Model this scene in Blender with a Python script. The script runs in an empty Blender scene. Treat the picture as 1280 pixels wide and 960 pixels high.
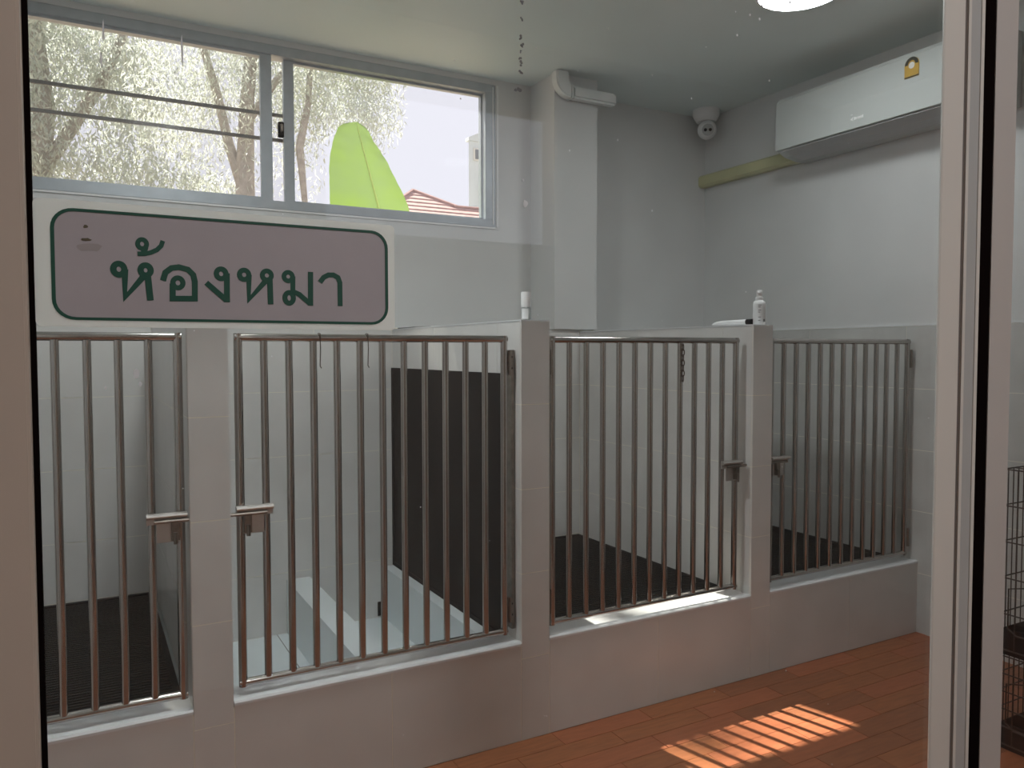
import bpy, bmesh, math, random
import numpy as np
from mathutils import Vector, Matrix

random.seed(7)
rng = np.random.default_rng(11)
scene = bpy.context.scene
COL = scene.collection

# ------------------------------------------------------------------ camera
cam_d = bpy.data.cameras.new('camera')
cam_d.sensor_width = 36.0
cam_d.lens = 36.0 * 976.3 / 1280.0
cam_d.clip_start = 0.02
cam = bpy.data.objects.new('camera', cam_d)
COL.objects.link(cam)
yaw, pitch, roll = 0.500806, -0.0417375, -0.0018196
fwd = Vector((math.sin(yaw) * math.cos(pitch), math.cos(yaw) * math.cos(pitch), math.sin(pitch)))
rgt = Vector((math.cos(yaw), -math.sin(yaw), 0))
up = rgt.cross(fwd)
rr = math.cos(roll) * rgt + math.sin(roll) * up
uu = -math.sin(roll) * rgt + math.cos(roll) * up
m = Matrix((rr, uu, -fwd)).transposed().to_4x4()
m.translation = (0, 0, 1.41)
cam.matrix_world = m
scene.camera = cam

# ------------------------------------------------------------------ light
vs = scene.view_settings
vs.view_transform = 'Standard'
vs.look = 'None'
vs.gamma = 1.0
vs.use_curve_mapping = False
vs.exposure = 2.0
world = bpy.data.worlds.new('world')
scene.world = world
world.use_nodes = True
bg = world.node_tree.nodes['Background']
bg.inputs[0].default_value = (0.865, 0.835, 0.915, 1)
bg.inputs[1].default_value = 0.285
sun_d = bpy.data.lights.new('sun', 'SUN')
sun_d.energy = 5.2
sun_d.angle = math.radians(0.53)
sun_d.color = (1.0, 0.93, 0.82)
sun = bpy.data.objects.new('sun', sun_d)
COL.objects.link(sun)
SUN = Vector((0.25, -1.0, -1.30)).normalized()
sun.rotation_euler = SUN.to_track_quat('-Z', 'Y').to_euler()
sun.location = (0, 12, 14)

# ------------------------------------------------------------------ materials
def mat(name, col, rough=0.5, metal=0.0, var=0.0, scale=6.0, bump=0.0, spec=0.5, stretch=None, trans=0.0, col2=None):
    m = bpy.data.materials.new(name)
    m.use_nodes = True
    nt = m.node_tree
    b = nt.nodes['Principled BSDF']
    b.inputs['Base Color'].default_value = (*col, 1)
    b.inputs['Roughness'].default_value = rough
    b.inputs['Metallic'].default_value = metal
    b.inputs['Specular IOR Level'].default_value = spec
    if var > 0 or bump > 0:
        g = nt.nodes.new('ShaderNodeNewGeometry')
        mp = nt.nodes.new('ShaderNodeMapping')
        if stretch: mp.inputs['Scale'].default_value = stretch
        nt.links.new(g.outputs['Position'], mp.inputs['Vector'])
        n = nt.nodes.new('ShaderNodeTexNoise')
        n.inputs['Scale'].default_value = scale
        n.inputs['Detail'].default_value = 5
        nt.links.new(mp.outputs[0], n.inputs['Vector'])
        if var > 0:
            r = nt.nodes.new('ShaderNodeValToRGB')
            r.color_ramp.elements[0].position = 0.3
            r.color_ramp.elements[1].position = 0.7
            c2 = col2 or tuple(c * (1 - var) for c in col)
            r.color_ramp.elements[0].color = (*c2, 1)
            r.color_ramp.elements[1].color = (*col, 1)
            nt.links.new(n.outputs['Fac'], r.inputs[0])
            nt.links.new(r.outputs[0], b.inputs['Base Color'])
        if bump > 0:
            bp = nt.nodes.new('ShaderNodeBump')
            bp.inputs['Strength'].default_value = bump
            bp.inputs['Distance'].default_value = 0.01
            nt.links.new(n.outputs['Fac'], bp.inputs['Height'])
            nt.links.new(bp.outputs[0], b.inputs['Normal'])
    if trans > 0:
        out = nt.nodes['Material Output']
        t = nt.nodes.new('ShaderNodeBsdfTranslucent')
        t.inputs[0].default_value = (*col, 1)
        mx = nt.nodes.new('ShaderNodeMixShader')
        mx.inputs[0].default_value = trans
        if var > 0: nt.links.new(r.outputs[0], t.inputs[0])
        nt.links.new(b.outputs[0], mx.inputs[1])
        nt.links.new(t.outputs[0], mx.inputs[2])
        nt.links.new(mx.outputs[0], out.inputs[0])
    return m

def glass_mat(name, tint, haze=0.0, refl=0.05):
    m = bpy.data.materials.new(name)
    m.use_nodes = True
    nt = m.node_tree
    nt.nodes.remove(nt.nodes['Principled BSDF'])
    out = nt.nodes['Material Output']
    tr = nt.nodes.new('ShaderNodeBsdfTransparent'); tr.inputs[0].default_value = (*tint, 1)
    gl = nt.nodes.new('ShaderNodeBsdfGlossy'); gl.inputs['Roughness'].default_value = 0.01
    lw = nt.nodes.new('ShaderNodeLayerWeight'); lw.inputs[0].default_value = 0.5
    p = nt.nodes.new('ShaderNodeMath'); p.operation = 'POWER'; p.inputs[1].default_value = 5
    a = nt.nodes.new('ShaderNodeMath'); a.operation = 'MULTIPLY_ADD'; a.inputs[1].default_value = 0.9; a.inputs[2].default_value = refl
    nt.links.new(lw.outputs['Facing'], p.inputs[0]); nt.links.new(p.outputs[0], a.inputs[0])
    mx = nt.nodes.new('ShaderNodeMixShader')
    nt.links.new(a.outputs[0], mx.inputs[0]); nt.links.new(tr.outputs[0], mx.inputs[1]); nt.links.new(gl.outputs[0], mx.inputs[2])
    last = mx
    if haze > 0:   # dust film on the pane
        g = nt.nodes.new('ShaderNodeNewGeometry')
        n = nt.nodes.new('ShaderNodeTexNoise'); n.inputs['Scale'].default_value = 5; n.inputs['Detail'].default_value = 6
        nt.links.new(g.outputs['Position'], n.inputs['Vector'])
        q = nt.nodes.new('ShaderNodeMath'); q.operation = 'MULTIPLY'; q.inputs[1].default_value = haze * 2
        nt.links.new(n.outputs['Fac'], q.inputs[0])
        d = nt.nodes.new('ShaderNodeBsdfDiffuse'); d.inputs[0].default_value = (0.8, 0.8, 0.8, 1)
        t2 = nt.nodes.new('ShaderNodeBsdfTranslucent'); t2.inputs[0].default_value = (0.8, 0.8, 0.8, 1)
        m2 = nt.nodes.new('ShaderNodeMixShader'); m2.inputs[0].default_value = 0.5
        nt.links.new(d.outputs[0], m2.inputs[1]); nt.links.new(t2.outputs[0], m2.inputs[2])
        m3 = nt.nodes.new('ShaderNodeMixShader')
        nt.links.new(q.outputs[0], m3.inputs[0]); nt.links.new(mx.outputs[0], m3.inputs[1]); nt.links.new(m2.outputs[0], m3.inputs[2])
        last = m3
    nt.links.new(last.outputs[0], out.inputs[0])
    return m

def emis(name, col, s):
    m = bpy.data.materials.new(name); m.use_nodes = True
    b = m.node_tree.nodes['Principled BSDF']
    b.inputs['Base Color'].default_value = (*col, 1)
    b.inputs['Emission Color'].default_value = (*col, 1)
    b.inputs['Emission Strength'].default_value = s
    return m

M = dict(
    paint=mat('white_wall_paint', (0.68, 0.685, 0.68), 0.6, var=0.06, scale=3, bump=0.04),
    ceil=mat('white_ceiling_paint', (0.76, 0.84, 0.83), 0.6, var=0.05, scale=2),
    tile=mat('pale_grey_marble_tile', (0.71, 0.70, 0.68), 0.28, var=0.10, scale=5),
    tile_grey=mat('grey_marble_wall_tile', (0.60, 0.60, 0.58), 0.3, var=0.16, scale=7),
    grout=mat('pale_grout', (0.88, 0.84, 0.72), 0.8),
    grout_dark=mat('floor_grout', (0.10, 0.05, 0.035), 0.8),
    plank=mat('terracotta_plank_tile', (0.36, 0.128, 0.052), 0.38, var=0.30, scale=9, stretch=(1, 7, 1), bump=0.05),
    plank2=mat('brown_plank_tile', (0.30, 0.108, 0.048), 0.38, var=0.30, scale=9, stretch=(1, 7, 1), bump=0.05),
    plank3=mat('red_plank_tile', (0.385, 0.125, 0.056), 0.38, var=0.25, scale=9, stretch=(1, 7, 1), bump=0.05),
    kfloor=mat('pale_kennel_floor_tile', (0.80, 0.86, 0.88), 0.35, var=0.05, scale=4),
    sill=mat('white_sill_tile', (0.78, 0.79, 0.80), 0.3, var=0.05, scale=8),
    steel=mat('brushed_stainless_steel', (0.52, 0.495, 0.475), 0.15, 1.0, var=0.15, scale=25, stretch=(1, 1, 0.15)),
    satin=mat('satin_steel', (0.60, 0.575, 0.55), 0.42, 0.85, var=0.12, scale=30),
    steel_dark=mat('tarnished_steel', (0.30, 0.27, 0.24), 0.35, 1.0, var=0.3, scale=40),
    rust=mat('rusty_steel', (0.10, 0.07, 0.055), 0.7, 0.3, var=0.4, scale=60),
    black=mat('black_rubber', (0.010, 0.010, 0.011), 0.6, var=0.3, scale=8, spec=0.15),
    blackgap=mat('black_gasket_and_gap_shade', (0.006, 0.004, 0.004), 0.95, spec=0.0),  # colours the gasket and the painted shade of the door gap
    alu=mat('grey_window_aluminium', (0.46, 0.50, 0.54), 0.4, 0.3, var=0.12, scale=20),
    alubar=mat('grey_iron_bar', (0.16, 0.16, 0.16), 0.5, 0.2),
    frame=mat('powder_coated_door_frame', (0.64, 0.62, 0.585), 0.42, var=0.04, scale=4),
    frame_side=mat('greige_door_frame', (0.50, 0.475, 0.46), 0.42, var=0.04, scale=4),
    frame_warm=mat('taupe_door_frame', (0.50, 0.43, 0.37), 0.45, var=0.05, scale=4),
    groove=mat('frame_groove_gasket', (0.13, 0.11, 0.10), 0.6),
    glass=glass_mat('clear_door_glass', (0.97, 0.98, 0.98), haze=0.004, refl=0.042),
    wglass=glass_mat('dusty_window_glass', (0.95, 0.96, 0.96), haze=0.04, refl=0.0008),
    cglass=glass_mat('clear_window_glass', (0.97, 0.98, 0.98), haze=0.0, refl=0.0008),
    ac=mat('gloss_white_plastic', (0.55, 0.58, 0.565), 0.22, var=0.02, scale=3),
    ac_dark=mat('grey_plastic', (0.42, 0.43, 0.43), 0.35),
    cream=mat('yellowed_cream_plastic', (0.58, 0.57, 0.34), 0.4, var=0.1, scale=8),
    pvc=mat('white_pvc', (0.74, 0.76, 0.75), 0.35),
    white=mat('white_plastic', (0.80, 0.80, 0.80), 0.35),
    labelprint=mat('grey_print', (0.25, 0.25, 0.26), 0.5),
    clearb=mat('frosted_plastic', (0.55, 0.58, 0.58), 0.3, trans=0.4),
    gold=mat('yellow_energy_label', (0.62, 0.38, 0.06), 0.5, var=0.2, scale=30),
    darkprint=mat('dark_print', (0.03, 0.03, 0.02), 0.5),
    logo=mat('bright_white_logo', (0.95, 0.95, 0.93), 0.3),
    signface=mat('pinkish_grey_sign_face', (0.42, 0.40, 0.435), 0.5, var=0.06, scale=30),
    signrim=mat('pale_sign_margin', (0.94, 0.96, 0.94), 0.5, trans=0.5),
    green=mat('dark_green_print', (0.006, 0.075, 0.05), 0.5),
    faint=mat('faint_brown_print', (0.34, 0.32, 0.325), 0.5),
    olive=mat('olive_print', (0.10, 0.085, 0.05), 0.5),
    speck=mat('dried_white_speck', (0.85, 0.86, 0.88), 0.7, trans=0.4),
    smudge=mat('grey_smudge', (0.25, 0.26, 0.27), 0.7, trans=0.3),
    crate=mat('dark_bronze_wire', (0.05, 0.035, 0.03), 0.4, 0.5),
    lens=mat('black_lens', (0.01, 0.01, 0.012), 0.1),
    lamp=emis('lamp_diffuser', (0.96, 1.0, 1.0), 8.0),
    lamp_added=emis('added_lamp_diffuser', (0.96, 1.0, 1.0), 21.0),
    lamp_added_passage=emis('added_warm_diffuser', (1.0, 0.97, 0.95), 24.0),
    bark=mat('grey_bark', (0.45, 0.42, 0.39), 0.9, var=0.35, scale=15, bump=0.5),
    leaf=mat('grey_green_leaf', (0.60, 0.63, 0.54), 0.6, var=0.3, scale=2.5, trans=0.5, col2=(0.47, 0.51, 0.49)),
    banana=mat('banana_leaf_green', (0.17, 0.265, 0.04), 0.4, var=0.25, scale=4, trans=0.45, col2=(0.155, 0.23, 0.075)),
    bananarib=mat('banana_midrib', (0.50, 0.62, 0.16), 0.45, trans=0.3),
    rooft=mat('red_clay_roof_tile', (0.48, 0.30, 0.27), 0.7, var=0.3, scale=5),
    cwall=mat('pale_render', (0.62, 0.62, 0.58), 0.8),
    bwall=mat('grey_render', (0.60, 0.66, 0.67), 0.8, var=0.1, scale=1),
    wdark=mat('dark_window_glass', (0.16, 0.18, 0.19), 0.2),
    porch=mat('warm_beige_render', (0.55, 0.46, 0.38), 0.8, var=0.1, scale=2),
    ground=mat('dry_earth', (0.26, 0.20, 0.14), 0.9, var=0.3, scale=1.5),
)

# ------------------------------------------------------------------ mesh helpers
def link(o, parent=None):
    COL.objects.link(o)
    if parent is not None:
        o.parent = parent
        if parent.type == 'EMPTY':
            o.matrix_parent_inverse = Matrix.Translation(-parent.location)
    return o

def tag(o, label=None, cat=None, group=None, kind=None):
    if label: o['label'] = label
    if cat: o['category'] = cat
    if group: o['group'] = group
    if kind: o['kind'] = kind
    return o

def empty(name, loc):
    o = bpy.data.objects.new(name, None)
    o.empty_display_size = 0.05
    o.location = loc
    return link(o)

def add_box(bm, x0, x1, y0, y1, z0, z1):
    v = [bm.verts.new(p) for p in ((x0,y0,z0),(x1,y0,z0),(x1,y1,z0),(x0,y1,z0),(x0,y0,z1),(x1,y0,z1),(x1,y1,z1),(x0,y1,z1))]
    for f in ((3,2,1,0),(4,5,6,7),(0,1,5,4),(1,2,6,5),(2,3,7,6),(3,0,4,7)):
        bm.faces.new([v[i] for i in f])

def add_tube(bm, pts, r, n=10, cap=True):
    pts = [Vector(p) for p in pts]
    rs = r if isinstance(r, (list, tuple)) else [r] * len(pts)
    rings = []
    for i, p in enumerate(pts):
        d = (pts[min(i + 1, len(pts) - 1)] - pts[max(i - 1, 0)]).normalized()
        a = d.orthogonal().normalized() if i == 0 else (pa - d * pa.dot(d)).normalized()
        pa = a
        b = d.cross(a)
        rings.append([bm.verts.new(p + rs[i] * (math.cos(2*math.pi*k/n) * a + math.sin(2*math.pi*k/n) * b)) for k in range(n)])
    for A, B in zip(rings, rings[1:]):
        for k in range(n):
            bm.faces.new((A[k], A[(k+1) % n], B[(k+1) % n], B[k]))
    if cap:
        bm.faces.new(rings[0][::-1]); bm.faces.new(rings[-1])

def add_lathe(bm, prof, c=(0, 0, 0), n=20):
    rings = []
    for r, z in prof:
        rings.append([bm.verts.new((c[0] + r*math.cos(2*math.pi*k/n), c[1] + r*math.sin(2*math.pi*k/n), c[2] + z)) for k in range(n)])
    for A, B in zip(rings, rings[1:]):
        for k in range(n):
            bm.faces.new((A[k], A[(k+1) % n], B[(k+1) % n], B[k]))
    bm.faces.new(rings[0][::-1]); bm.faces.new(rings[-1])

def add_prism(bm, poly, axis, a0, a1):
    # poly: 2-D outline; axis 0 -> (y,z) extruded in x, 1 -> (x,z) in y, 2 -> (x,y) in z
    def P(u, v, a):
        return ((a, u, v), (u, a, v), (u, v, a))[axis]
    A = [bm.verts.new(P(u, v, a0)) for u, v in poly]
    B = [bm.verts.new(P(u, v, a1)) for u, v in poly]
    n = len(poly)
    for i in range(n):
        bm.faces.new((A[i], A[(i+1) % n], B[(i+1) % n], B[i]))
    bm.faces.new(A[::-1]); bm.faces.new(B)

def build(name, material, parent=None, fn=None, smooth=False, bevel=0, loc=None):
    bm = bmesh.new()
    fn(bm)
    bmesh.ops.recalc_face_normals(bm, faces=bm.faces)
    me = bpy.data.meshes.new(name)
    if bevel:
        bmesh.ops.bevel(bm, geom=list(bm.edges), offset=bevel, segments=2, affect='EDGES', clamp_overlap=True)
    bm.to_mesh(me); bm.free()
    me.materials.append(M[material])
    if smooth:
        for p in me.polygons: p.use_smooth = True
        try: me.set_sharp_from_angle(angle=math.radians(40))
        except Exception: pass
    o = bpy.data.objects.new(name, me)
    return link(o, parent)

def box(name, material, x0, x1, y0, y1, z0, z1, parent=None, bevel=0):
    return build(name, material, parent, lambda bm: add_box(bm, x0, x1, y0, y1, z0, z1), bevel=bevel)

def boxes(name, material, L, parent=None):
    return build(name, material, parent, lambda bm: [add_box(bm, *b) for b in L])

def struct(o):
    o['kind'] = 'structure'
    return o

TC = {}
def piece(name, material, x0, x1, y0, y1, z0, z1, parent):
    """a small block sharing its mesh with alike blocks"""
    d = (round(x1-x0, 4), round(y1-y0, 4), round(z1-z0, 4), material)
    if d not in TC:
        bm = bmesh.new()
        add_box(bm, -d[0]/2, d[0]/2, -d[1]/2, d[1]/2, -d[2]/2, d[2]/2)
        me = bpy.data.meshes.new(name)
        bmesh.ops.recalc_face_normals(bm, faces=bm.faces)
        bm.to_mesh(me); bm.free(); me.materials.append(M[material])
        TC[d] = me
    o = bpy.data.objects.new(name, TC[d])
    o.location = ((x0+x1)/2, (y0+y1)/2, (z0+z1)/2)
    return link(o, parent)

T, G = 0.006, 0.0014      # tile thickness, half joint
def tiles_x(parent, x, side, ys, zs, material='tile'):
    """tiles on a plane x = const; side +1: proud towards +x"""
    x0, x1 = (x - T, x) if side > 0 else (x, x + T)
    for a, b in zip(ys, ys[1:]):
        for c, d in zip(zs, zs[1:]):
            piece('tile', material, x0, x1, a + G, b - G, c + G, d - G, parent)

def tiles_y(parent, y, xs, zs, material='tile'):
    """tiles facing the camera side (-y)"""
    for a, b in zip(xs, xs[1:]):
        for c, d in zip(zs, zs[1:]):
            piece('tile', material, a + G, b - G, y, y + T, c + G, d - G, parent)

# ------------------------------------------------------------------ key dimensions (metres)
YK = 2.417          # face of the kennel front
YB = 3.74           # tiled back of the kennels
YW = 3.98           # window wall
XL, XR = -0.76, 3.64
ZC = 2.945
YG = 0.62           # glass front
ROWS = [0.30, 0.61, 0.915, 1.22, 1.52]
PART = [(0.258, 0.372), (1.36, 1.479), (2.49, 2.606)]

# ------------------------------------------------------------------ the room
floor = struct(box('floor', 'grout_dark', XL - 0.1, XR + 0.1, YG - 0.1, YK + 0.12, -0.10, -0.0025))
y = YK
row = 0
pm = ['plank', 'plank2', 'plank3']
PL = 0.40
while y > YG + 0.05:
    y0 = max(y - 0.0985, YG - 0.02)
    off = (1.445 + (0.0, 0.2, 0.31, 0.1)[row % 4]) % PL
    x = XL - PL + off
    while x < XR:
        a, b = max(x, XL), min(x + PL, XR)
        if b - a > 0.02:
            piece('floor_tile', pm[random.randrange(3)], a + 0.001, b - 0.001, y0 + 0.001, y - 0.001, -0.010, 0.0, floor)
        x += PL
    y = y0
    row += 1

ceiling = struct(box('ceiling', 'ceil', XL - 0.2, XR + 0.2, YG - 0.07, YW + 0.2, ZC, ZC + 0.12))

# back wall with the window opening
WX0, WX1, WZ0, WZ1 = -0.27, 2.075, 2.115, 2.915
wall_back = struct(boxes('wall_back', 'paint', [
    (XL - 0.1, WX0, YW, YW + 0.14, 0, ZC), (WX1, XR + 0.1, YW, YW + 0.14, 0, ZC),
    (WX0, WX1, YW, YW + 0.14, 0, WZ0), (WX0, WX1, YW, YW + 0.14, WZ1, ZC)]))
box('column', 'paint', 2.306, 2.592, YB - 0.02, YW, 1.535, ZC, wall_back)
wall_kback = struct(box('wall_kennel_back', 'grout', XL, XR, YB + 0.0015, YW, 0, 1.53))
box('ledge', 'paint', XL, XR, YB, YW, 1.53, 1.535, wall_kback)
for i, (a, b) in enumerate(((XL, 0.258), (0.372, 1.36), (1.479, 2.49), (2.606, XR))):
    tiles_y(wall_kback, YB, [a, (a + b) / 2 + (0.1 if i % 2 else -0.1), b], [0.07, 0.36, 0.61, 0.915, 1.22, 1.53])

# end wall, tiled to 1.535
wall_right = struct(boxes('wall_right', 'paint', [(XR + 0.0015, XR + 0.15, YG - 0.07, YW + 0.14, 0, ZC)]))
ys = [YG + 0.08]
while ys[-1] < YB - 0.05: ys.append(min(ys[-1] + 0.6, YB))
box('tile_bed', 'grout', XR - 0.0065, XR + 0.002, ys[0], YB, 0.0, 1.533, wall_right)
tiles_x(wall_right, XR - 0.008, -1, ys, [0.0] + ROWS[:4] + [1.533], 'tile_grey')
box('tile_trim', 'sill', XR - 0.009, XR + 0.002, ys[0], YB, 1.533, 1.539, wall_right)
wall_left = struct(box('wall_left', 'paint', XL - 0.15, XL, YG - 0.1, YW + 0.14, 0, ZC))

# kennel front curb
wall_kfront = struct(box('wall_kennel_front', 'grout', XL, XR, YK + 0.0015, YK + 0.115, 0, 0.346))
edges = [XL, 0.258, 0.372, 1.36, 1.479, 2.49, 2.606, XR]
for i, (a, b) in enumerate(zip(edges, edges[1:])):
    if i % 2 == 0:
        tiles_y(wall_kfront, YK, [a, (a + b) / 2 + 0.003, b], [0, 0.352])
        s = box('sill', 'sill', a, b, YK + 0.030, YK + 0.115, 0.346, 0.360, wall_kfront)
        # raised trim along the outer edge
        build('sill_trim', 'sill', wall_kfront, lambda bm, a=a, b=b: add_prism(bm, [
            (YK - 0.003, 0.350), (YK - 0.003, 0.358), (YK + 0.002, 0.3635), (YK + 0.022, 0.3635), (YK + 0.026, 0.356), (YK + 0.028, 0.350)], 0, a, b))
    else:
        tiles_y(wall_kfront, YK, [a, b], [0, 0.30])

# partitions between the kennels, each ending in a tiled pillar
for n, (a, b) in enumerate(PART):
    p = struct(box('wall_partition_%d' % (n + 1), 'grout', a + 0.0015, b - 0.0015, YK + 0.0010, YB, 0.0, 1.515))
    tiles_y(p, YK, [a, b], ROWS)
    yy = [YK + T, 2.60, 3.20, YB]
    for zz in zip(ROWS, ROWS[1:]):
        tiles_x(p, a, -1, yy, zz)
        tiles_x(p, b, 1, yy, zz)
    tiles_x(p, a, -1, [YK + 0.115, 2.60, 3.20, YB], [0.07, 0.30])
    tiles_x(p, b, 1, [YK + 0.115, 2.60, 3.20, YB], [0.07, 0.30])
    for yy0, yy1 in ((YK, 2.98), (2.98, YB)):
        piece('cap_tile', 'sill', a, b, yy0 + G, yy1 - G, 1.515, 1.523, p)

# kennel floors: low pale floor with the ledges that carry the slatted mats
kfl = struct(box('floor_kennel', 'kfloor', XL, XR, YK + 0.10, YB, 0.0, 0.07))
for i, (a, b) in enumerate(((XL, 0.258), (0.372, 1.36), (1.479, 2.49), (2.606, XR))):
    for c, w in (((a + b) / 2 + 0.01, 0.11), (b - 0.03, 0.06)):
        box('support_ledge', 'kfloor', c - w / 2, c + w / 2, YK + 0.115, YB - 0.005, 0.07, 0.328, kfl)
    box('support_ledge', 'kfloor', a + 0.0, a + 0.04, YK + 0.115, YB - 0.005, 0.07, 0.328, kfl) if i != 1 else None
box('drain_hole', 'black', 1.27, 1.299, YB - 0.012, YB - 0.006, 0.08, 0.15, kfl)
box('floor_joint', 'groove', 0.772, 0.775, YK + 0.13, YB - 0.01, 0.070, 0.0705, kfl)

# front wall around the sliding glass doors
struct(boxes('wall_front', 'paint', [
    (XL - 0.15, -0.12, YG - 0.07, YG + 0.07, 0, ZC), (2.35, XR + 0.15, YG - 0.07, YG + 0.07, 0, ZC),
    (-0.12, 2.35, YG - 0.07, YG + 0.07, 2.30, ZC)]))

# ------------------------------------------------------------------ window
win = struct(empty('window_1', (0.9, YW + 0.03, WZ0)))
fy0, fy1 = YW + 0.0, YW + 0.09
box('frame_top', 'alu', WX0, WX1, fy0, fy1, 2.868, WZ1, win, 0.003)
box('frame_bottom', 'alu', WX0, WX1, fy0, fy1, WZ0, 2.158, win, 0.003)
box('frame_side', 'alu', WX0, WX0 + 0.045, fy0, fy1, 2.158, 2.868, win, 0.003)
box('frame_side', 'alu', 2.012, WX1, fy0, fy1, 2.158, 2.868, win, 0.003)
build('frame_trim', 'white', win, lambda bm: (add_box(bm, 2.055, 2.060, fy0 - 0.006, fy0, 2.13, 2.90), add_box(bm, 2.078, 2.090, fy0 - 0.008, fy0, 2.11, 2.91), add_box(bm, WX0, 2.09, fy0 - 0.008, fy0, 2.105, 2.114)))
def sash(x0, x1, yc, glass, wl, wr):
    s = build('sash', 'alu', win, lambda bm: (
        add_box(bm, x0, x0 + wl, yc - 0.015, yc + 0.015, 2.158, 2.868), add_box(bm, x1 - wr, x1, yc - 0.015, yc + 0.015, 2.158, 2.868),
        add_box(bm, x0 + wl, x1 - wr, yc - 0.015, yc + 0.015, 2.158, 2.172), add_box(bm, x0 + wl, x1 - wr, yc - 0.015, yc + 0.015, 2.856, 2.868)))
    g = box('pane', glass, x0 + wl, x1 - wr, yc - 0.002, yc + 0.002, 2.172, 2.856)
    g.parent = s
    return s
sash(-0.225, 0.838, YW + 0.026, 'wglass', 0.03, 0.054)
sash(0.904, 2.012, YW + 0.062, 'cglass', 0.050, 0.006)
# sliver of the fixed light between the two stiles
box('pane', 'wglass', 0.838, 0.904, YW + 0.060, YW + 0.064, 2.172, 2.856, win)
for z in (2.476, 2.600):
    build('security_bar', 'alubar', win, lambda bm, z=z: add_box(bm, -0.27, 0.955, YW + 0.080, YW + 0.092, z - 0.008, z + 0.008))
lk = box('sash_lock', 'black', 0.872, 0.900, YW + 0.026, YW + 0.050, 2.48, 2.555, win, 0.003)
box('lock_lever', 'steel_dark', 0.880, 0.892, YW + 0.012, YW + 0.030, 2.505, 2.54, win, 0.002)

# ------------------------------------------------------------------ sliding glass doors of the front
door = struct(empty('door_1', (0.5, YG, 0)))
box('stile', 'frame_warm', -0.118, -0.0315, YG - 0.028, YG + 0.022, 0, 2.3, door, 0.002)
box('gasket', 'blackgap', -0.0315, -0.0285, YG - 0.006, YG + 0.012, 0.06, 2.24, door)
box('rail', 'frame', -0.0315, 0.963, YG - 0.02, YG + 0.02, 2.24, 2.30, door)
box('rail', 'frame', -0.0315, 0.963, YG - 0.02, YG + 0.02, 0.0, 0.06, door)
box('pane', 'glass', -0.0285, 0.963, YG - 0.0025, YG + 0.0025, 0.06, 2.24, door)
FY = YG - 0.0015
build('stile', 'frame', door, lambda bm: add_prism(bm, [(0.961, FY), (1.006, FY), (1.006, YG + 0.024), (0.998, YG + 0.024), (0.975, YG + 0.008)], 2, 0, 2.3))
box('stile_groove', 'groove', 1.006, 1.0145, FY + 0.003, YG + 0.024, 0, 2.3, door)
box('stile_bead', 'frame', 1.0145, 1.0205, FY + 0.0005, YG + 0.024, 0, 2.3, door)
box('stile_channel', 'ac_dark', 1.0205, 1.0430, FY + 0.002, YG + 0.024, 0, 2.3, door)
box('stile_lip', 'frame', 1.0430, 1.0500, FY + 0.0005, YG + 0.024, 0, 2.3, door)
box('gap_shade_strip', 'blackgap', 1.0500, 1.0755, FY + 0.001, YG + 0.020, 0, 2.3, door)  # flat black strip paints the shade of the gap between the two panels

door2 = struct(empty('door_2', (1.6, YG, 0)))
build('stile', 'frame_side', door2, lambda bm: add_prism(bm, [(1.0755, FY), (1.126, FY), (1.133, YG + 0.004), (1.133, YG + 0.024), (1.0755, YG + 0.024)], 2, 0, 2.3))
box('stile', 'frame', 2.29, 2.35, YG - 0.02, YG + 0.02, 0, 2.3, door2)
box('rail', 'frame', 1.133, 2.29, YG - 0.02, YG + 0.02, 2.24, 2.30, door2)
box('rail', 'frame', 1.133, 2.29, YG - 0.02, YG + 0.02, 0.0, 0.06, door2)
box('pane', 'glass', 1.133, 2.29, YG - 0.0025, YG + 0.0025, 0.06, 2.24, door2)

# dried specks, drips and smudges on the door pane
SPK = [(0.6851, 1.7908, 6), (0.0323, 1.3946, 9), (0.3521, 1.5432, 9), (0.0128, 1.3847, 4), (0.0347, 1.3871, 5), (0.4541, 1.6126, 3), (0.6549, 1.7013, 3),
       (0.4964, 1.5489, 3), (0.3992, 1.5961, 3), (0.5459, 1.666, 3), (0.6076, 1.7408, 4), (0.6256, 1.7651, 4), (0.6397, 1.7637, 4),
       (0.605, 1.7642, 3), (0.3496, 1.5638, 4), (0.643, 1.7786, 4), (0.5646, 1.7206, 2), (0.4955, 1.6809, 2), (0.7046, 1.753, 2), (0.408, 1.6702, 2)]
def blob(bm, x, z, rx, rz, y0, y1, n=9):
    k = [0.75 + 0.5 * random.random() for _ in range(n)]
    add_prism(bm, [(x + rx * k[i] * math.cos(2*math.pi*i/n), z + rz * k[i] * math.sin(2*math.pi*i/n)) for i in range(n)], 1, y0, y1)
def specks(bm):
    for x, z, s in SPK:
        blob(bm, x, z, s * 0.00026, s * 0.00034, YG - 0.0030, YG - 0.0025)
    for i in range(60):
        s = random.uniform(0.0002, 0.0006)
        blob(bm, random.uniform(0.0, 0.95), random.uniform(0.9, 1.95), s, s * 1.2, YG - 0.0030, YG - 0.0025, 6)
    for x, z, h in ((0.0667, 1.6273, 0.012), (0.0165, 1.632, 0.008), (0.0146, 1.6125, 0.006)):   # drips
        blob(bm, x, z, 0.0007, h, YG - 0.0030, YG - 0.0025)
tag(build('dried_specks', 'speck', door, specks), kind='stuff')
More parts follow.
